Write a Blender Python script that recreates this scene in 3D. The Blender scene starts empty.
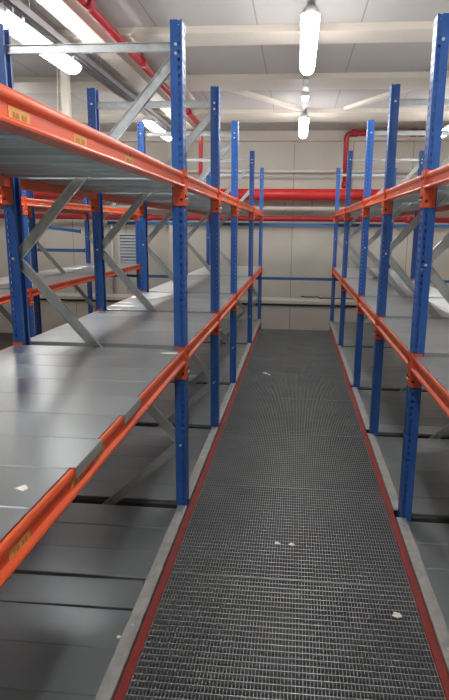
import bpy, bmesh, math, random
from mathutils import Vector, Matrix
random.seed(7)
C = bpy.context.scene.collection
PI = math.pi

# ------------------------------------------------------------------ materials
def mat(name, col, rough=.5, metal=0., var=.0, scale=8., bump=0., bscale=60., spec=None, stretch=None):
    m = bpy.data.materials.new(name); m.use_nodes = True
    nt = m.node_tree; b = nt.nodes['Principled BSDF']
    b.inputs['Base Color'].default_value = (*col, 1)
    b.inputs['Roughness'].default_value = rough
    b.inputs['Metallic'].default_value = metal
    if spec is not None: b.inputs['Specular IOR Level'].default_value = spec
    tc = nt.nodes.new('ShaderNodeTexCoord'); mp = nt.nodes.new('ShaderNodeMapping')
    nt.links.new(tc.outputs['Object'], mp.inputs['Vector'])
    if stretch: mp.inputs['Scale'].default_value = stretch
    oi = nt.nodes.new('ShaderNodeObjectInfo')
    if var:
        n = nt.nodes.new('ShaderNodeTexNoise'); n.inputs['Scale'].default_value = scale
        n.inputs['Detail'].default_value = 5; n.noise_dimensions = '4D'
        mu = nt.nodes.new('ShaderNodeMath'); mu.operation = 'MULTIPLY'; mu.inputs[1].default_value = 40
        nt.links.new(oi.outputs['Random'], mu.inputs[0]); nt.links.new(mu.outputs[0], n.inputs['W'])
        nt.links.new(mp.outputs[0], n.inputs['Vector'])
        r = nt.nodes.new('ShaderNodeMapRange')
        r.inputs['From Min'].default_value = .3; r.inputs['From Max'].default_value = .7
        r.inputs['To Min'].default_value = 1 - var; r.inputs['To Max'].default_value = 1 + var
        nt.links.new(n.outputs[0], r.inputs['Value'])
        h = nt.nodes.new('ShaderNodeHueSaturation'); h.inputs['Color'].default_value = (*col, 1)
        nt.links.new(r.outputs[0], h.inputs['Value']); nt.links.new(h.outputs[0], b.inputs['Base Color'])
        r2 = nt.nodes.new('ShaderNodeMapRange')
        r2.inputs['From Min'].default_value = .3; r2.inputs['From Max'].default_value = .7
        r2.inputs['To Min'].default_value = max(.05, rough - .08); r2.inputs['To Max'].default_value = min(1, rough + .08)
        nt.links.new(n.outputs[0], r2.inputs['Value']); nt.links.new(r2.outputs[0], b.inputs['Roughness'])
    if bump:
        n2 = nt.nodes.new('ShaderNodeTexNoise'); n2.inputs['Scale'].default_value = bscale
        nt.links.new(mp.outputs[0], n2.inputs['Vector'])
        bp = nt.nodes.new('ShaderNodeBump'); bp.inputs['Strength'].default_value = bump
        bp.inputs['Distance'].default_value = .01
        nt.links.new(n2.outputs[0], bp.inputs['Height']); nt.links.new(bp.outputs[0], b.inputs['Normal'])
    return m

def joint_mat(name, col, axis, pitch, off, rough=.6, width=.006, dark=.45, var=.05):
    """panelled surface: thin joint lines every <pitch> metres along world axis"""
    m = mat(name, col, rough, 0, var, 1.3)
    nt = m.node_tree; b = nt.nodes['Principled BSDF']
    g = nt.nodes.new('ShaderNodeNewGeometry'); s = nt.nodes.new('ShaderNodeSeparateXYZ')
    nt.links.new(g.outputs['Position'], s.inputs[0])
    a = nt.nodes.new('ShaderNodeMath'); a.operation = 'SUBTRACT'; a.inputs[1].default_value = off
    nt.links.new(s.outputs[axis], a.inputs[0])
    w = nt.nodes.new('ShaderNodeMath'); w.operation = 'PINGPONG'; w.inputs[1].default_value = pitch / 2
    nt.links.new(a.outputs[0], w.inputs[0])
    c = nt.nodes.new('ShaderNodeMath'); c.operation = 'LESS_THAN'; c.inputs[1].default_value = width
    nt.links.new(w.outputs[0], c.inputs[0])
    mx = nt.nodes.new('ShaderNodeMixRGB'); mx.blend_type = 'MULTIPLY'
    src = b.inputs['Base Color'].links[0].from_socket
    nt.links.new(src, mx.inputs[1]); mx.inputs[2].default_value = (dark, dark, dark, 1)
    nt.links.new(c.outputs[0], mx.inputs[0]); nt.links.new(mx.outputs[0], b.inputs['Base Color'])
    return m

def sheet_variation(m, v):
    """each sheet a slightly different shade of zinc"""
    nt = m.node_tree; b = nt.nodes['Principled BSDF']
    oi = nt.nodes.new('ShaderNodeObjectInfo'); r = nt.nodes.new('ShaderNodeMapRange')
    r.inputs['To Min'].default_value = 1-v; r.inputs['To Max'].default_value = 1+v
    nt.links.new(oi.outputs['Random'], r.inputs['Value'])
    h = nt.nodes.new('ShaderNodeHueSaturation'); h.inputs['Color'].default_value = b.inputs['Base Color'].default_value
    nt.links.new(r.outputs[0], h.inputs['Value']); nt.links.new(h.outputs[0], b.inputs['Base Color'])

def emit(name, col, s):
    m = bpy.data.materials.new(name); m.use_nodes = True
    b = m.node_tree.nodes['Principled BSDF']
    b.inputs['Base Color'].default_value = (.9, .9, .9, 1)
    b.inputs['Emission Color'].default_value = (*col, 1); b.inputs['Emission Strength'].default_value = s
    return m

BLUE = mat('blue_paint', (.019, .098, .36), .38, 0, .10, 6, .05, 90)
RAILBLUE = mat('rail_blue_paint', (.03, .12, .30), .45, 0, .08, 6)
ORANGE = mat('orange_paint', (.68, .095, .026), .35, 0, .07, 5)
REDEDGE = mat('worn_red_paint', (.25, .024, .018), .55, 0, .25, 25, .2, 90)
GALV = mat('galvanised_sheet', (.68, .735, .745), .31, .82)
sheet_variation(GALV, .07)
PLATE = mat('darker_zinc_plate', (.435, .475, .485), .34, .82)  # zinc of the floor level plates, darker base than the shelf sheets
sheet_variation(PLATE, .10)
GALVB = mat('galvanised_brace', (.50, .53, .535), .38, .8, .13, 30)
TRIMG = mat('dull_galvanised_trim', (.44, .43, .41), .5, .45, .18, 18)
GRATE = mat('grating_steel', (.285, .30, .305), .42, .45, .15, 4)
BOLT = mat('zinc_bolt', (.75, .75, .72), .3, .6)
DARK = mat('dark_hole', (.02, .015, .015), .8)
LABEL = mat('ochre_sticker', (.68, .34, .09), .6, 0, .1, 60)
INK = mat('sticker_ink', (.40, .20, .06), .7)
PAPER = mat('pale_paper', (.88, .86, .80), .8)
WALL = joint_mat('cream_wall_panel', (.62, .585, .52), 'X', 1.15, -.10)
WALLP = mat('cream_wall_plain', (.62, .575, .50), .6, 0, .05, 1.5)
LEDGE = mat('pale_ledge', (.66, .62, .55), .5, 0, .06, 3)
CEIL = joint_mat('grey_ceiling_panel', (.50, .475, .46), 'X', .96, -.43, width=.007, dark=.6)
BEAMC = mat('cream_steel_beam', (.70, .64, .56), .5, 0, .05, 2)
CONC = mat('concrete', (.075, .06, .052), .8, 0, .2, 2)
RED = mat('red_pipe_paint', (.72, .035, .03), .42, 0, .06, 3)
REDD = mat('dark_red_pipe_paint', (.40, .022, .03), .4, 0, .1, 5)
CONDUIT = mat('grey_conduit', (.42, .40, .37), .5, .2, .08, 4)
TRAY = mat('cable_tray_steel', (.36, .35, .37), .5, .4, .1, 20)
HOUSING = mat('lamp_housing_grey', (.42, .40, .42), .5)
GLOW = emit('lit_diffuser', (1., .99, .97), 20.)
WHITEF = mat('white_frame', (.72, .70, .68), .5)
SLAT = mat('blue_grey_slat', (.60, .66, .70), .5)
CABLE_SHADE = mat('black_cable_and_shade', (.05, .045, .04), .6)  # cables, and the black strips that stand in for shade

# ------------------------------------------------------------------ helpers
def box(bm, x0, x1, y0, y1, z0, z1):
    v = [bm.verts.new(p) for p in ((x0,y0,z0),(x1,y0,z0),(x1,y1,z0),(x0,y1,z0),(x0,y0,z1),(x1,y0,z1),(x1,y1,z1),(x0,y1,z1))]
    for f in ((0,3,2,1),(4,5,6,7),(0,1,5,4),(1,2,6,5),(2,3,7,6),(3,0,4,7)):
        bm.faces.new([v[i] for i in f])

def prism(bm, pts, a0, a1, axis):
    """extrude closed 2D outline pts along axis 'X' or 'Y'"""
    def P(p, a): return (a, p[0], p[1]) if axis == 'X' else (p[0], a, p[1])
    n = len(pts)
    A = [bm.verts.new(P(p, a0)) for p in pts]; B = [bm.verts.new(P(p, a1)) for p in pts]
    for i in range(n):
        bm.faces.new((A[i], A[(i+1) % n], B[(i+1) % n], B[i]))
    bm.faces.new(A[::-1]); bm.faces.new(B)

def tube(bm, pts, r, seg=12):
    pts = [Vector(p) for p in pts]; rings = []
    prev = None
    for i, p in enumerate(pts):
        d = (pts[min(i+1, len(pts)-1)] - pts[max(i-1, 0)]).normalized()
        a = d.orthogonal().normalized() if prev is None else (prev - d * prev.dot(d)).normalized()
        prev = a; b = d.cross(a)
        rings.append([bm.verts.new(p + (a*math.cos(t) + b*math.sin(t))*r) for t in [2*PI*k/seg for k in range(seg)]])
    for A, B in zip(rings, rings[1:]):
        for k in range(seg):
            f = bm.faces.new((A[k], A[(k+1) % seg], B[(k+1) % seg], B[k])); f.smooth = True
    bm.faces.new(rings[0][::-1]); bm.faces.new(rings[-1])

def BM(): return bmesh.new()

def obj(name, bm, m, parent=None, loc=(0,0,0)):
    bmesh.ops.recalc_face_normals(bm, faces=bm.faces)
    me = bpy.data.meshes.new(name); bm.to_mesh(me); bm.free()
    me.materials.append(m)
    o = bpy.data.objects.new(name, me); C.objects.link(o); o.location = loc
    if parent: o.parent = parent
    return o

def tag(o, label, cat, group=None):
    o['label'] = label; o['category'] = cat
    if group: o['group'] = group
    return o

def thing(name, loc=(0,0,0), rz=0):
    o = bpy.data.objects.new(name, None); C.objects.link(o)
    o.location = loc; o.rotation_euler = (0, 0, rz); o.empty_display_size = .1
    return o

def dup(o, loc, rz=None, parent=None):
    c = o.copy(); C.objects.link(c)
    if parent is not None: c.parent = parent
    else:
        c.location = loc
        if rz is not None: c.rotation_euler = (0, 0, rz)
    for ch in list(o.children): dup(ch, None, None, c)
    return c

def struct(name, bm, m):
    o = obj(name, bm, m); o['kind'] = 'structure'; return o

# ------------------------------------------------------------------ measures
YS = [1.01, 3.40, 4.90, 6.40, 8.79, 11.18]          # rack frames along the aisle
ZL, ZT, ZB = (0., 1., 2.), 2.765, -.62
YW = 12.3; ZC = 3.56
ROWS = {'left': dict(x=-.635, rz=PI, f=YS), 'right': dict(x=.673, rz=0, f=YS), 'far': dict(x=-2.97, rz=PI, f=YS[2:])}
RN = {'left': 'the left rack', 'right': 'the right rack', 'far': 'the far left rack'}
ORD = ['nearest', 'second', 'third', 'fourth', 'fifth', 'sixth', 'seventh', 'eighth', 'ninth']
DEPTH = 1.05

# ------------------------------------------------------------------ room
def slab(name, m, *b):
    bm = BM(); box(bm, *b); return struct(name, bm, m)
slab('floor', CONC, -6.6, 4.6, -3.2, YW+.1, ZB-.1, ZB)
slab('wall_back', WALL, -6.6, 4.6, YW, YW+.1, ZB, ZC)
slab('wall_front', WALLP, -6.6, 4.6, -3.2, -3.1, ZB, ZC)
slab('wall_left', WALLP, -6.6, -6.5, -3.1, YW, ZB, ZC)
slab('wall_right', WALLP, 4.5, 4.6, -3.1, YW, ZB, ZC)
slab('ceiling', CEIL, -6.6, 4.6, -3.2, YW+.1, ZC, ZC+.1)
bm = BM(); prism(bm, [(YW-.002, .17), (YW-.07, .17), (YW-.07, .235), (YW-.03, .29), (YW-.002, .29)], -6.49, 4.49, 'X')
struct('trim_1', bm, LEDGE)
bm = BM(); prism(bm, [(YW-.002, 2.66), (YW-.04, 2.66), (YW-.04, 2.70), (YW-.002, 2.71)], -6.49, 4.49, 'X')
struct('trim_2', bm, CONDUIT)
bm = BM(); box(bm, -6.49, 4.49, YW-.03, YW-.002, .125, .168); struct('ledge_shadow', bm, CABLE_SHADE)  # black strip painting the shadow under the ledge

# roof beams running across
def roof_beam(y0, y1, z, label, lip=.018):
    t = thing('roof_beam', (0, (y0+y1)/2, ZC))
    h = (y1-y0)/2
    bm = BM(); box(bm, -6.49, 4.49, -h, h, z-ZC, z-ZC+.02); box(bm, -6.49, 4.49, -h, h, z-ZC+.02, -.001)
    obj('beam', bm, BEAMC, t)
    return tag(t, label, 'roof beam', 'cream beams across the ceiling')
roof_beam(6.05, 6.45, 3.495, 'cream roof beam across the ceiling, nearest to the viewer above the lit lamp')
roof_beam(7.85, 8.45, 3.495, 'second cream roof beam across the ceiling, behind the long bright lamp')
roof_beam(10.05, 10.85, 3.495, 'third cream roof beam across the ceiling, in front of the wall')
roof_beam(12.10, 12.29, 3.36, 'cream beam running along the top of the back wall')
roof_beam(1.6, 2.0, 3.48, 'cream roof beam overhead in front of the nearest rack posts')
bm = BM(); box(bm, -6.49, 4.49, 11.15, 12.02, 3.53, 3.559)
tag(obj('roof_beam', bm, TRIMG), 'dull grey-brown ceiling strip just in front of the back wall', 'roof beam')
# long beam over second aisle and slanted struts
bm = BM(); box(bm, -2.06, -1.86, -3.0, 11.0, 3.40, 3.494)
tag(obj('lengthwise_beam', bm, BEAMC), 'wide cream beam running lengthwise under the ceiling beside the grey cable tray', 'roof beam')
for a, b, l in (((-1.0, 8.42), (-.02, 9.93), 'slanted cream roof strut left of the lamp row'), ((.70, 9.93), (1.5, 8.42), 'slanted cream roof strut right of the lamp row')):
    bm = BM(); a = Vector((*a, 3.505)); b = Vector((*b, 3.505)); d = (b-a).normalized(); n = Vector((-d.y, d.x, 0))*.045
    for z0, z1 in ((0, .05),):
        q = [a-n, b-n, b+n, a+n]
        lo = [bm.verts.new(p+Vector((0,0,z0))) for p in q]; hi = [bm.verts.new(p+Vector((0,0,z1))) for p in q]
        bm.faces.new(lo[::-1]); bm.faces.new(hi)
        for i in range(4): bm.faces.new((lo[i], lo[(i+1)%4], hi[(i+1)%4], hi[i]))
    tag(obj('roof_strut', bm, BEAMC), l, 'roof strut', 'slanted struts between roof beams')

# ------------------------------------------------------------------ lamps and trunking
def make_lamp(L=1.56):
    t = thing('tube_lamp')
    bm = BM(); prism(bm, [(-.055, .035), (-.06, .055), (-.035, .085), (.035, .085), (.06, .055), (.055, .035)], -L/2, L/2, 'Y')
    obj('housing', bm, HOUSING, t)
    bm = BM()
    n = 10; prof = [(.07*math.cos(PI+PI*k/n), .035 + .065*math.sin(PI+PI*k/n)) for k in range(n+1)]
    rings = []
    for y, s in ((-L/2-.01, .35), (-L/2, .72), (-L/2+.03, .95), (-L/2+.08, 1), (L/2-.08, 1), (L/2-.03, .95), (L/2, .72), (L/2+.01, .35)):
        rings.append([bm.verts.new((p[0]*s, y, .035+(p[1]-.035)*s)) for p in prof])
    for A, B in zip(rings, rings[1:]):
        for k in range(n): bm.faces.new((A[k], A[k+1], B[k+1], B[k])).smooth = True
        bm.faces.new((A[0], B[0], B[n], A[n]))
    bm.faces.new(rings[0]); bm.faces.new(rings[-1][::-1])
    obj('diffuser', bm, GLOW, t)
    for y in (-L/2+.25, L/2-.25):
        for a, b in ((-.075, -.068), (.068, .075)):
            bm = BM(); box(bm, a, b, y-.012, y+.012, .02, .07); obj('clip', bm, BOLT, t)
        bm = BM(); box(bm, -.012, .012, y-.015, y+.015, .086, .138)
        obj('hanger', bm, HOUSING, t)
    return t
lamp0 = make_lamp()
lamps = [(.05, 5.55, 3.2, 'long bright tube lamp hanging over the grating aisle, nearest in view'),
 (.05, 9.75, 3.2, 'small distant bright tube lamp over the grating aisle before the back wall'),
 (-2.27, 5.40, 3.205, 'bright tube lamp at top left behind the upper rack brace'),
 (-2.24, 9.75, 3.17, 'distant bright tube lamp at left seen behind the blue posts'),
 (2.3, 9.75, 3.2, 'distant tube lamp at right beyond the right rack'),
 (2.3, 5.55, 3.2, 'tube lamp over the aisle beyond the right rack'),
 (.05, 1.25, 3.2, 'tube lamp over the near part of the grating aisle'),
 (-2.24, 1.1, 3.17, 'tube lamp over the near part of the second aisle'),
 (2.3, 1.25, 3.2, 'tube lamp over the near part of the right side aisle'),
 (-4.7, 9.9, 3.2, 'tube lamp beyond the far left rack'),
 (.05, -1.9, 3.2, 'tube lamp over the aisle behind the viewer')]
for i, (x, y, z, l) in enumerate(lamps):
    o = lamp0 if i == 0 else dup(lamp0, (x, y, z))
    if i == 2: o.scale = (1.35, 1, 1.1)
    o.location = (x, y, z); tag(o, l, 'lamp', 'tube lamps under the ceiling')
for x, z, l in ((.05, 3.34, 'grey trunking running lengthwise above the aisle lamps'),):
    t = thing('lamp_trunking', (x, 0, z))
    bm = BM(); prism(bm, [(-.035, 0), (.035, 0), (.035, .05), (-.035, .05)], -3.0, 11.85, 'Y'); obj('channel', bm, HOUSING, t)
    for y in (-1.5, 1.0, 3.4, 4.9, 7.3, 9.2, 11.1):
        bm = BM(); tube(bm, [(0, y, .05), (0, y, ZC-z)], .005, 6); obj('hanger_rod', bm, BOLT, t)
    bm = BM(); box(bm, -.03, .03, 7.2, 7.32, -.05, 0); obj('junction_box', bm, WHITEF, t)
    bm = BM(); box(bm, -.045, .045, 7.83, 7.97, -.05, 0); lh = obj('indicator_lamp', bm, WHITEF, t)
    bm = BM(); prism(bm, [(-.04,-.05),(-.03,-.08),(.03,-.08),(.04,-.05)], 7.84, 7.96, 'Y'); obj('diffuser', bm, GLOW, lh)
    tag(t, l, 'trunking')
t = thing('cable_tray', (-2.3, 0, 3.365))
bm = BM()
for s in (-1, 1):
    box(bm, s*.075-.002, s*.075+.002, -3, 11.5, 0, .06)
y = -3.0
while y < 11.5:
    box(bm, -.073, .073, y, y+.03, 0, .004); y += .05
box(bm, -.073, -.045, -3, 11.5, 0, .004); box(bm, .045, .073, -3, 11.5, 0, .004); box(bm, -.012, .012, -3, 11.5, 0, .004)
obj('tray', bm, TRAY, t)
for k, (dx, r) in enumerate(((-.04, .012), (-.01, .009), (.03, .014))):
    bm = BM(); tube(bm, [(dx+.004*math.sin(yy*3+k), yy, .006+r) for yy in [-3+.5*j for j in range(30)]], r, 8); obj('cable', bm, [CABLE_SHADE, CONDUIT, WHITEF][k], t)
for y in (-1, 1.2, 3.4, 5.1, 6.9, 8.9, 11):
    for s in (-.08, .08):
        bm = BM(); tube(bm, [(s, y, .0), (s, y, ZC-3.3655)], .004, 6); obj('hanger_rod', bm, BOLT, t)
tag(t, 'grey perforated cable tray hanging lengthwise above the left tube lamps', 'cable tray')

# ------------------------------------------------------------------ pipes
def pipe(name, pts, r, m, label, cat='pipe', flanges=(), seg=20):
    t = thing(name, pts[0]); o0 = Vector(pts[0])
    bm = BM(); tube(bm, [Vector(p)-o0 for p in pts], r, seg); obj('tube', bm, m, t)
    for p, d in flanges:
        bm = BM(); p = Vector(p)-o0; d = Vector(d).normalized()
        tube(bm, [p-d*.05, p+d*.05], r*1.32, seg); obj('coupling', bm, m, t)
    return tag(t, label, cat)
def bend(a, c, b, r=.12, n=6):
    a, c, b = Vector(a), Vector(c), Vector(b)
    p0 = c+(a-c).normalized()*r; p1 = c+(b-c).normalized()*r
    return [a] + [p0.lerp(c, t).lerp(c.lerp(p1, t), t) for t in [k/n for k in range(n+1)]] + [b]
pipe('red_pipe', [(-6.45, 12.0, 2.345), (4.45, 12.0, 2.345)], .108, RED, 'thick bright red water pipe running along the back wall', flanges=[((1.35,12.0,2.345),(1,0,0)), ((-1.9,12.0,2.345),(1,0,0)), ((-4.4,12,2.345),(1,0,0))])
pipe('red_pipe', [(-6.45, 12.06, 1.885), (4.45, 12.06, 1.885)], .052, REDD, 'thinner dark red pipe low on the back wall above the blue rail', flanges=[((2.15,12.06,1.885),(1,0,0)), ((-3,12.06,1.885),(1,0,0))])
pipe('red_pipe', bend((.89, 11.98, 2.462), (.87, 11.90, 3.46), (2.3, 11.90, 3.46)), .05, REDD, 'red pipe rising from the thick pipe and bending right under the ceiling', flanges=[((.889,11.975,2.53),(0,0,1)), ((2.1,11.90,3.46),(1,0,0)), ((2.25,11.90,3.46),(1,0,0)), ((1.02,11.90,3.46),(1,0,0))])
pipe('red_pipe', bend((-1.70, -3.0, 3.42), (-1.73, 10.88, 3.42), (-1.76, 10.92, 2.5), .1), .036, REDD,
     'long thin red sprinkler pipe running lengthwise overhead on the left', flanges=[((-1.70,6.7,3.42),(0,1,0)), ((-1.71,9.5,3.42),(0,1,0)), ((-1.70,5.0,3.42),(0,1,0))])
t = thing('sprinkler', (-1.70, 6.7, 3.45))
bm = BM(); tube(bm, [(0,0,0), (0,0,ZC-3.452)], .016, 8); obj('riser', bm, REDD, t)
bm = BM(); tube(bm, [(0,0,.10), (0,0,.15)], .026, 10); obj('collar', bm, REDD, t)
tag(t, 'short red sprinkler riser standing up from the overhead thin red pipe', 'sprinkler')
pipe('conduit', [(-6.45, 12.1, 2.08), (4.45, 12.1, 2.08)], .042, LEDGE, 'grey conduit on the back wall between the two red pipes', 'conduit')
pipe('conduit', [(-6.45, 12.2, 2.80), (4.45, 12.2, 2.80)], .035, WHITEF, 'pale conduit on the back wall above the thick red pipe', 'conduit')
for x, l in ((-.26, 'small pipe clamp on the back wall at left of the aisle end'), (.28, 'small pipe clamp on the back wall right of the panel joint')):
    bm = BM(); box(bm, x-.012, x+.012, 12.1425, 12.2999, 1.98, 2.2)
    tag(obj('pipe_clamp', bm, TRAY), l, 'clamp', 'clamps holding the grey conduit')
bm = BM(); pts = [(.12+.05*k, 12.262+.008*math.sin(k*1.3), .302+.006*math.sin(k*2.1)+(.02 if k < 8 else 0)) for k in range(32)]
tube(bm, pts, .011, 8); tag(obj('cable', bm, CABLE_SHADE), 'loose dark cable lying on the ledge of the back wall', 'cable')

# ------------------------------------------------------------------ wall furniture left
t = thing('louvre', (-3.42, YW-.03, 1.24)); w, h = .30, .33
bm = BM(); box(bm, -w, w, -.02, .028, h-.04, h); box(bm, -w, w, -.02, .028, -h, -h+.04); box(bm, -w, -w+.04, -.02, .028, -h+.04, h-.04); box(bm, w-.04, w, -.02, .028, -h+.04, h-.04)
obj('frame', bm, WHITEF, t)
bm = BM(); box(bm, -w+.04, w-.04, .02, .027, -h+.04, h-.04); obj('backing', bm, CABLE_SHADE, t)
bm = BM()
for k in range(9):
    z = -h+.05+k*.063; prism(bm, [(-.012, z), (.016, z+.035), (.016, z+.048), (-.012, z+.013)], -w+.042, w-.042, 'X')
obj('slats', bm, SLAT, t); tag(t, 'small white framed louvre with blue grey slats on the back wall', 'louvre')
for x, y, w, z0, z1, l in ((-2.52, 12.15, .07, ZB, 3.36, 'cream wall column behind the left rack posts'),):
    bm = BM(); box(bm, x-w, x+w, y-.08, y+.14, ZB, z1-.01); tag(obj('steel_column', bm, BEAMC), l, 'column')
bm = BM(); tube(bm, [(-3.84, 12.25, .3), (-3.84, 12.25, 2.0)], .022, 8)
tag(obj('conduit', bm, WHITEF), 'thin white vertical conduit on the back wall left of the louvre', 'conduit')

t = thing('hanging_post', (-2.62, 6.85, ZC))
bm = BM(); box(bm, -.045, .045, -.03, .03, -1.15, -.001); obj('post', bm, BEAMC, t)
bm = BM(); tube(bm, [(-.075, 0, -.001), (-.13, 0, -1.12)], .009, 8); obj('tie_rod', bm, BEAMC, t)
bm = BM(); box(bm, -.15, .05, -.03, .03, -1.18, -1.151); obj('foot', bm, BEAMC, t)
tag(t, 'cream post hanging from the ceiling behind the left tube lamp', 'post')

# ------------------------------------------------------------------ rack frames
def upright_bm():
    """C-section post; front (punched) face at u=0, flanges towards +u; Y centred"""
    bm = BM(); W, T, D = .09, .003, .065
    cols = [(-.045, -.027), (-.013, .013), (.027, .045)]
    for a, b in cols: box(bm, 0, T, a, b, ZB, ZT)
    z = ZB
    while z < ZT-.02:
        z1 = min(z+.020, ZT)
        for a, b in ((-.027, -.013), (.013, .027)): box(bm, 0, T, a, b, z, z1)
        z += .04
    for s in (-1, 1):
        y0, y1 = sorted((s*.045, s*(.045-T)))
        box(bm, T, .011, y0, y1, ZB, ZT); box(bm, .025, D, y0, y1, ZB, ZT)
        z = ZB
        while z < ZT-.02:
            box(bm, .011, .025, y0, y1, z, min(z+.021, ZT)); z += .04
        y0, y1 = sorted((s*(.045-T), s*.025)); box(bm, D-T, D, y0, y1, ZB, ZT)
    return bm
def strut_bm(a, b, w=.054, d=.026):
    """C channel from a to b in the u-z plane"""
    bm = BM(); a = Vector((a[0], 0, a[1])); b = Vector((b[0], 0, b[1])); dr = (b-a).normalized(); n = Vector((-dr.z, 0, dr.x))
    def seg(n0, n1, y0, y1):
        q = [a+n*n0, b+n*n0, b+n*n1, a+n*n1]
        lo = [bm.verts.new(p+Vector((0, y0, 0))) for p in q]; hi = [bm.verts.new(p+Vector((0, y1, 0))) for p in q]
        bm.faces.new(lo); bm.faces.new(hi[::-1])
        for i in range(4): bm.faces.new((lo[i], hi[i], hi[(i+1)%4], lo[(i+1)%4]))
    seg(-w/2, w/2, -.0015, .0015)
    for s in (-1, 1):
        seg(*sorted((s*w/2, s*(w/2-.003))), -d/2, -.0015); seg(*sorted((s*w/2, s*(w/2-.003))), .0015, d/2)
    return bm
def make_frame():
    t = thing('rack_frame')
    obj('upright', upright_bm(), BLUE, t)
    r = obj('upright', upright_bm(), BLUE, t, (DEPTH, 0, 0)); r.rotation_euler = (0, 0, PI)
    F, R = .035, DEPTH-.035
    nodes = [(F, 2.60), (R, 1.51), (F, .40), (R, -.50)]
    for k, (a, b) in enumerate(zip(nodes, nodes[1:])):
        a, b = Vector(a), Vector(b); d = (b-a).normalized()*.012
        obj('diagonal_brace', strut_bm(a+d, b-d), GALVB, t)
    for z in (2.645, -.56):
        obj('horizontal_brace', strut_bm((F, z), (R, z), .045), GALVB, t)
    for u, z in nodes + [(F, 2.645), (R, 2.645)]:
        bm = BM(); tube(bm, [(u, -.052, z), (u, .052, z)], .008, 8); obj('bolt', bm, BOLT, t)
    for u in (.032, DEPTH-.032):
        bm = BM(); box(bm, u-.06, u+.06, -.07, .07, ZB+.0005, ZB+.006); obj('foot_plate', bm, BLUE, t)
    return t
frame0 = make_frame(); used = False
for row, R_ in ROWS.items():
    sgn = -1 if R_['rz'] else 1
    for k, y in enumerate(R_['f']):
        x0, x1 = sorted((R_['x']+sgn*.075, R_['x']+sgn*(DEPTH-.075)))
        bm = BM(); box(bm, x0, x1, y+.022, y+.042, -.30, -.03)  # added dark filler so the gap at each frame looks shaded
        tag(obj('gap_shade_filler', bm, CABLE_SHADE), 'added dark filler shading the gap at the %s post frame of %s' % (ORD[k], RN[row]), 'bearer', 'dark gap fillers of ' + RN[row])
FL = {'left': ['nearest blue post frame of the left rack, just beside the viewer',
  'tallest looking blue post frame of the left rack, second from the viewer',
  'third blue post frame of the left rack, counting from the viewer',
  'fourth blue post frame of the left rack, counting from the viewer',
  'fifth blue post frame of the left rack, next to the last one',
  'last blue post frame of the left rack, at the end of the aisle'],
 'right': ['nearest blue post frame of the right rack, just beside the viewer',
  'largest blue post frame of the right rack, at the right picture edge',
  'third blue post frame of the right rack, counting from the viewer',
  'fourth blue post frame of the right rack, counting from the viewer',
  'fifth blue post frame of the right rack, next to the last one',
  'last blue post frame of the right rack, at the end of the aisle'],
 'far': ['nearest blue post frame of the far left rack',
  'blue post frame of the far left rack at the left picture edge',
  'blue post frame of the far left rack behind its middle shelf joint',
  'last blue post frame of the far left rack, by the white louvre']}
for row, R_ in ROWS.items():
    for k, y in enumerate(R_['f']):
        if not used: o = frame0; used = True
        else: o = dup(frame0, (0,0,0))
        o.location = (R_['x'] + (DEPTH if row == 'right' else 0), y, 0); o.rotation_euler = (0, 0, PI)
        tag(o, FL[row][k], 'rack frame', 'blue post frames of ' + RN[row])

# ------------------------------------------------------------------ beams
def beam_profile():
    # (u, z): u<0 is outward; top at z=0
    p = [(.048, -.085), (-.003, -.085), (-.007, -.083), (-.008, -.077), (-.005, -.071), (.010, -.066), (.010, -.037)]
    p += [(.010-.010*math.sin(t), -.0185-.0170*math.cos(t)) for t in [PI*k/9 for k in range(1, 9)]]
    p += [(.010, -.001), (.015, -.004), (.015, -.033), (.048, -.033)]
    return p
def make_beam(L, stickers=()):
    """local origin: at the front face line, mid-bay, z at the beam's top"""
    t = thing('shelf_beam'); h = L/2-.047
    bm = BM(); prism(bm, beam_profile(), -h, h, 'Y'); obj('rail', bm, ORANGE, t)
    for s in (-1, 1):
        bm = BM(); y0, y1 = sorted((s*h, s*(h-.004)))
        box(bm, -.005, .058, *sorted((s*h, s*(h+.0015))), -.183, .012)
        box(bm, -.005, .058, y0, y1, -.183, -.090)
        y0, y1 = sorted((s*(h+.0015), s*(h+.043)))
        box(bm, -.006, -.0015, y0, y1, -.183, .012)
        c = obj('connector', bm, ORANGE, t)
        for z in (-.03, -.13):
            bm = BM(); yc = s*(h+.02); tube(bm, [(-.0055, yc, z), (-.009, yc, z)], .008, 8); obj('locking_hole', bm, DARK, c)
        bm = BM(); tube(bm, [(.012, s*(h-.008), -.15), (.012, s*(h-.002), -.15)], .009, 8); obj('locking_hole', bm, DARK, c)
        bm = BM(); tube(bm, [(-.006, s*(h+.035), -.145), (-.016, s*(h+.035), -.145)], .006, 8); obj('safety_pin', bm, BOLT, c)
    for yc in stickers:
        bm = BM(); box(bm, .0088, .0099, yc-.055, yc+.055, -.0645, -.0405); o = obj('sticker', bm, LABEL, t)
        bm = BM()
        for a, b in ((-.036, -.026), (-.021, -.010), (.004, .018), (.022, .034)):
            box(bm, .0083, .0087, yc+a, yc+b, -.0620, -.0500)
        obj('print', bm, INK, o)
    return t
protos = {}
BAYW = ['nearest', 'second', 'third', 'fourth', 'farthest']
def bays(row):
    f = ROWS[row]['f']; n = len(f)-1
    out = []
    for k in range(n):
        out.append((f[k], f[k+1], BAYW[k] if n == 5 else ['nearest', 'middle', 'farthest'][k]))
    return out
LV = {0.: 'floor level', 1.: 'middle shelf', 2.: 'top shelf'}
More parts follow.
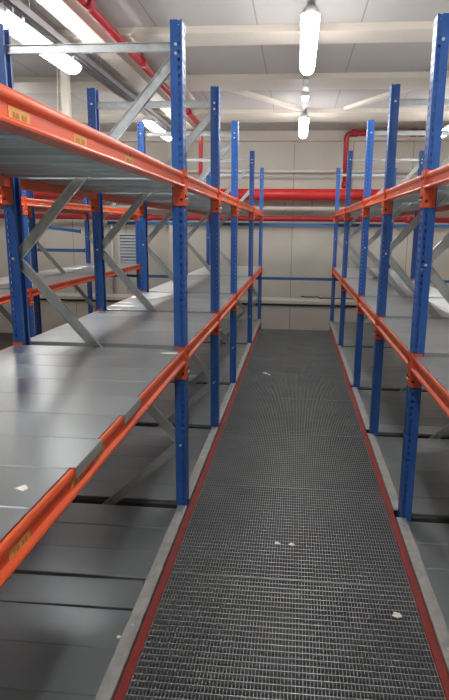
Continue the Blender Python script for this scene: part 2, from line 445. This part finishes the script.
for row, R_ in ROWS.items():
    sgn = -1 if R_['rz'] else 1
    for (y0, y1, bw) in bays(row):
        L = y1-y0
        for z in (1., 2.):
            for side in ('front', 'rear'):
                # stickers world y -> local
                st = ()
                if row == 'left' and side == 'front' and bw == 'nearest':
                    st = (1.24, 1.63, 1.83) if z == 1. else (1.39, 1.78, 2.3)
                elif side == 'front': st = (y0+L*.3, y0+L*.62)
                if row == 'far' and side == 'front' : st = (y0+L*.2, y0+L*.45, y0+L*.8)
                yc = (y0+y1)/2
                loc = tuple(round((y-yc)*sgn, 3) for y in st) if side == 'front' else ()
                key = (round(L, 3), loc)
                if key not in protos: o = protos[key] = make_beam(L, loc)
                else: o = dup(protos[key], (0,0,0))
                if side == 'front': o.location = (R_['x'], yc, z); o.rotation_euler = (0, 0, R_['rz'])
                else: o.location = (R_['x']+sgn*DEPTH, yc, z); o.rotation_euler = (0, 0, R_['rz']+PI)
                tag(o, 'orange %s beam under the %s in the %s bay of %s' % (side, LV[z], bw, RN[row]), 'shelf beam', 'orange beams of ' + RN[row])

# ------------------------------------------------------------------ deck panels
def make_panel(W, overlap=False, u0=.0165):
    """sheet steel shelf panel, u = 0.017..1.033, Y centred, top at z=0"""
    bm = BM(); h = W/2-.0012; T = .0012; D = .0325; c = .003
    u1 = DEPTH-.0165
    pr = [(-h, -D), (-h, -c), (-h+c, 0), (h-c, 0), (h, -c), (h, -D), (h-.012, -D), (h-.012, -D+T), (h-T, -D+T), (h-T, -c-T), (h-c-T, -T),
          (-h+c+T, -T), (-h+T, -c-T), (-h+T, -D+T), (-h+.012, -D+T), (-h+.012, -D)]
    prism(bm, pr, u0, u1, 'X')
    # stiffening rib folded under the middle
    for yy in (-W/6, W/6):
        prism(bm, [(yy-.014, -T), (yy-.010, -.012), (yy+.010, -.012), (yy+.014, -T)], u0+.05, u1-.05, 'X')
    if overlap:
        box(bm, -.003, u0, -h+.004, h-.004, .0003, .0015); box(bm, -.0042, -.003, -h+.004, h-.004, -.034, .0015)
    return obj('metal_shelf', bm, GALV)
pan = {}
def panel(W, ov, u0):
    k = (round(W, 3), ov, u0)
    if k not in pan: pan[k] = make_panel(W, ov, u0); return pan[k]
    return dup(pan[k], (0,0,0))
for row, R_ in ROWS.items():
    sgn = -1 if R_['rz'] else 1
    for (y0, y1, bw) in bays(row):
        L = y1-y0; n = 9 if L > 2 else 6
        a, b = y0+.062, y1-.052; W = (b-a)/n
        for z in ZL:
            if row == 'far' and y0 < 5 and z == 0.: continue
            for k in range(n):
                ov = row == 'left' and z == 1. and bw == 'nearest' and k in (2, 4)
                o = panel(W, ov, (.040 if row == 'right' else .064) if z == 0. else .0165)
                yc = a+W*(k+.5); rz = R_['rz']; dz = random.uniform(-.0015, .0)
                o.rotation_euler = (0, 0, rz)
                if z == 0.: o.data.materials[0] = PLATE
                x = R_['x']
                if z == 0.:
                    dz = -.018 + random.uniform(-.002, .002)
                    if row == 'left' and bw == 'nearest' :
                        if k == 5: yc += .004; o.rotation_euler = (0, 0, rz+.02)
                    o.scale = (1, 1 if not (row == 'left' and bw == 'nearest' and k == 5) else .88, 1)
                o.location = (x, yc, z+dz)
                where = 'plate' if z == 0. else 'panel'
                lab = '%s grey steel %s, %s, %s bay of %s' % (ORD[k], where, LV[z], bw, RN[row])
                if ov: lab = '%s steel panel lapping over the orange beam, middle shelf, nearest bay, left rack' % ORD[k]
                elif row == 'left' and z == 0. and bw == 'nearest' and k == 5: lab = 'skewed grey floor level plate with a dark gap, nearest bay, left rack'
                tag(o, lab, 'metal shelf', '%s panels, %s bay of %s' % (LV[z], bw, RN[row]))

# ------------------------------------------------------------------ floor level edge: grey strip and red beam per bay
def edge(row, xa, sg, xr, ylist, name):
    for (y0, y1, bw) in ylist:
        L = y1-y0; t = thing('edge_strip', (xa, (y0+y1)/2, 0)); h = L/2-.047
        bm = BM(); q = sg
        prism(bm, [(0, -.05), (0, .0), (.003*q, .004), (.058*q, .004), (.061*q, 0), (.061*q, -.05), (.058*q, -.05), (.058*q, 0), (.003*q, 0), (.003*q, -.05)], -h, h, 'Y')
        obj('strip', bm, TRIMG, t)
        for yy in (-h+.1, 0, h-.1):
            bm = BM(); tube(bm, [(.03*q, yy, .0035), (.03*q, yy, .0075)], .007, 8); obj('screw', bm, BOLT, t)
        tag(t, 'dull grey edge strip at floor level, %s bay of %s' % (bw, name), 'edge strip', 'edge strips of ' + name)
        if bw == 'farthest': y1 = 10.05; L = y1-y0
        t = thing('red_edge_beam', (xr, (y0+y1)/2, -.002)); h2 = L/2-.001
        bm = BM(); prism(bm, [(0, -.10), (0, -.003), (.003*q, 0), (.037*q, 0), (.040*q, -.003), (.040*q, -.036), (.060*q, -.036), (.060*q, -.10)], -h2, h2, 'Y')
        obj('rail', bm, REDEDGE, t)
        tag(t, 'worn red floor beam edging the grating, %s bay of %s' % (bw, name), 'edge beam', 'red floor beams of ' + name)
edge('left', -.691, 1, -.623, [b for b in bays('left')], RN['left'])
edge('right', .708, -1, .645, [b for b in bays('right')], RN['right'])

# ------------------------------------------------------------------ grating walkway
def make_grating(w, L=1.056):
    t = thing('grating_panel'); bm = BM(); hw, hl = w/2, L/2
    n = int(w/.0142); p = w/n
    for k in range(1, n):
        x = -hw+k*p; box(bm, x-.0011, x+.0011, -hl+.003, hl-.003, -.028, -.0012)
    n2 = 29; q = L/n2
    obj('lengthwise_bars', bm, GRATE, t)
    bm = BM()
    for k in range(1, n2):
        y = -hl+k*q; box(bm, -hw+.003, hw-.003, y-.0024, y+.0024, -.018, 0)
    obj('cross_bars', bm, GRATE, t)
    bm = BM(); box(bm, -hw, hw, -hl, -hl+.005, -.03, .0015); box(bm, -hw, hw, hl-.005, hl, -.03, .0015)
    box(bm, -hw, -hw+.003, -hl+.005, hl-.005, -.03, .0015); box(bm, hw-.003, hw, -hl+.005, hl-.005, -.03, .0015)
    obj('rim', bm, GRATE, t)
    return t
xl, xr = -.580, .602
g0 = make_grating(xr-xl)
for k in range(9):
    y = 10.05-1.06*(8-k)-.53
    o = g0 if k == 0 else dup(g0, (0,0,0)); o.location = ((xl+xr)/2, y, 0)
    tag(o, '%s steel grating panel of the middle walkway, counted from the viewer' % ORD[k], 'grating', 'grating panels of the middle walkway')
for k in range(7):
    y = 10.05-1.06*(6-k)-.53
    o = dup(g0, (-2.33, y, 0)); 
    tag(o, '%s steel grating panel of the second walkway behind the left rack' % ORD[k], 'grating', 'grating panels of the second walkway')
for x, w, l in ((-1.717, .02, 'grey bearer along the second walkway beside the left rack'), (-2.949, .02, 'grey bearer along the second walkway beside the far left rack')):
    bm = BM(); box(bm, x-.015, x+.015, 1.0, 11.2, -.09, -.031); tag(obj('walkway_bearer', bm, TRIMG), l, 'bearer')
# joists carrying the walkways at the panel joints
for k in range(10):
    y = 10.05-1.06*k-.0
    bm = BM(); box(bm, -.62 if False else -.560, .582, y-.04, y+.04, -.13, -.031)
    tag(obj('walkway_joist', bm, TRIMG), '%s joist under the middle walkway, counted from the back wall' % (ORD+['tenth'])[k], 'joist', 'joists under the walkway')

# ------------------------------------------------------------------ blue guard rails at the end
def rail(name, a, b, h, label, m=RAILBLUE):
    a, b = Vector(a), Vector(b); t = thing(name, a); d = b-a; L = d.length
    bm = BM(); prism(bm, [(-.02, -h/2), (.02, -h/2), (.02, h/2), (-.02, h/2)], 0, L, 'X')
    o = obj('bar', bm, m, t); o.rotation_euler = (0, -math.atan2(d.z, d.x), 0)
    for x in (.0, L):
        bm = BM(); box(bm, x-.003, x+.003, -.021, .021, -h*.7, h*.7); e = obj('end_plate', bm, m, t); e.rotation_euler = (0, -math.atan2(d.z, d.x), 0)
        e.location = (0,0,0)
    return tag(t, label, 'rail')
rail('guard_rail', (-3.6, 11.26, 1.765), (2.9, 11.26, 1.765), .055, 'upper blue guard rail across the aisle end below the red pipes')
rail('guard_rail', (-3.6, 11.26, .77), (2.9, 11.26, .77), .05, 'lower blue guard rail across the aisle end')
rail('guard_rail', (-5.6, 11.26, 1.24), (-4.08, 11.26, 1.24), .06, 'blue rail beyond the far left rack, the level one')
rail('guard_rail', (-5.2, 11.26, 1.72), (-4.15, 11.26, 1.60), .06, 'blue rail beyond the far left rack, tilted down to the right')

# ------------------------------------------------------------------ scraps
def scrap(x, y, z, s, label, grp='white paper scraps on the walkway', name='paper_scrap'):
    bm = BM(); n = 5; vs = []
    rot = random.uniform(0, 3)
    for k in range(n):
        a = rot+2*PI*k/n; r = s*random.uniform(.75, 1.1); vs.append((r*math.cos(a), r*math.sin(a)))
    lo = [bm.verts.new((p[0], p[1], 0)) for p in vs]; hi = [bm.verts.new((p[0], p[1], .004+.003*(i % 2))) for i, p in enumerate(vs)]
    bm.faces.new(lo[::-1]); bm.faces.new(hi)
    for i in range(n): bm.faces.new((lo[i], lo[(i+1)%n], hi[(i+1)%n], hi[i]))
    tag(obj(name, bm, PAPER, None, (x, y, z)), label, 'paper scrap', grp)
scrap(-.058, 2.964, .001, .019, 'white scrap on the walkway, left one of the close pair')
scrap(.025, 2.963, .001, .019, 'white scrap on the walkway, right one of the close pair')
scrap(.501, 2.405, .001, .026, 'white scrap on the walkway near the right red edge')
scrap(-.33, 6.85, .001, .03, 'pale scrap far along the walkway, larger one', )
scrap(-.28, 6.80, .001, .02, 'pale scrap far along the walkway, smaller one')
scrap(-.705, 2.143, -.014, .013, 'white scrap on the floor level plate beside the grey strip')
scrap(-.722, 1.425, 1.001, .02, 'white torn scrap on the middle shelf of the left rack')
t = thing('shelf_tag', (-.70, 3.22, 1.001)); bm = BM(); prism(bm, [(-.045,0),(.045,0),(.045,.002),(-.045,.004)], -.025, .025, 'Y')
obj('card', bm, PAPER, t); tag(t, 'small white card on the middle shelf beside the tallest left post', 'card')

# ------------------------------------------------------------------ camera
f, pitch, yaw, roll, cx, cy = 590.03, .2164, .0952, .0103, 238.2, 357.51
fw = Vector((-math.sin(yaw)*math.cos(pitch), math.cos(yaw)*math.cos(pitch), -math.sin(pitch)))
r0 = Vector((math.cos(yaw), math.sin(yaw), 0)); u0 = r0.cross(fw)
r = math.cos(roll)*r0 + math.sin(roll)*u0; u = r.cross(fw)
cam = bpy.data.cameras.new('camera'); co = bpy.data.objects.new('camera', cam); C.objects.link(co)
co.matrix_world = Matrix(((r.x, u.x, -fw.x, 0), (r.y, u.y, -fw.y, 0), (r.z, u.z, -fw.z, 1.7), (0, 0, 0, 1)))
cam.sensor_fit = 'VERTICAL'; cam.sensor_height = 36; cam.lens = f/700*36
cam.shift_x = -(cx-224.5)/700; cam.shift_y = (cy-350)/700; cam.clip_start = .02
bpy.context.scene.camera = co

w = bpy.data.worlds.new('world'); bpy.context.scene.world = w; w.use_nodes = True
w.node_tree.nodes['Background'].inputs[0].default_value = (.8, .8, .85, 1); w.node_tree.nodes['Background'].inputs[1].default_value = .05
vs = bpy.context.scene.view_settings
vs.view_transform = 'Standard'; vs.look = 'None'; vs.gamma = 1; vs.use_curve_mapping = False; vs.exposure = 1.22
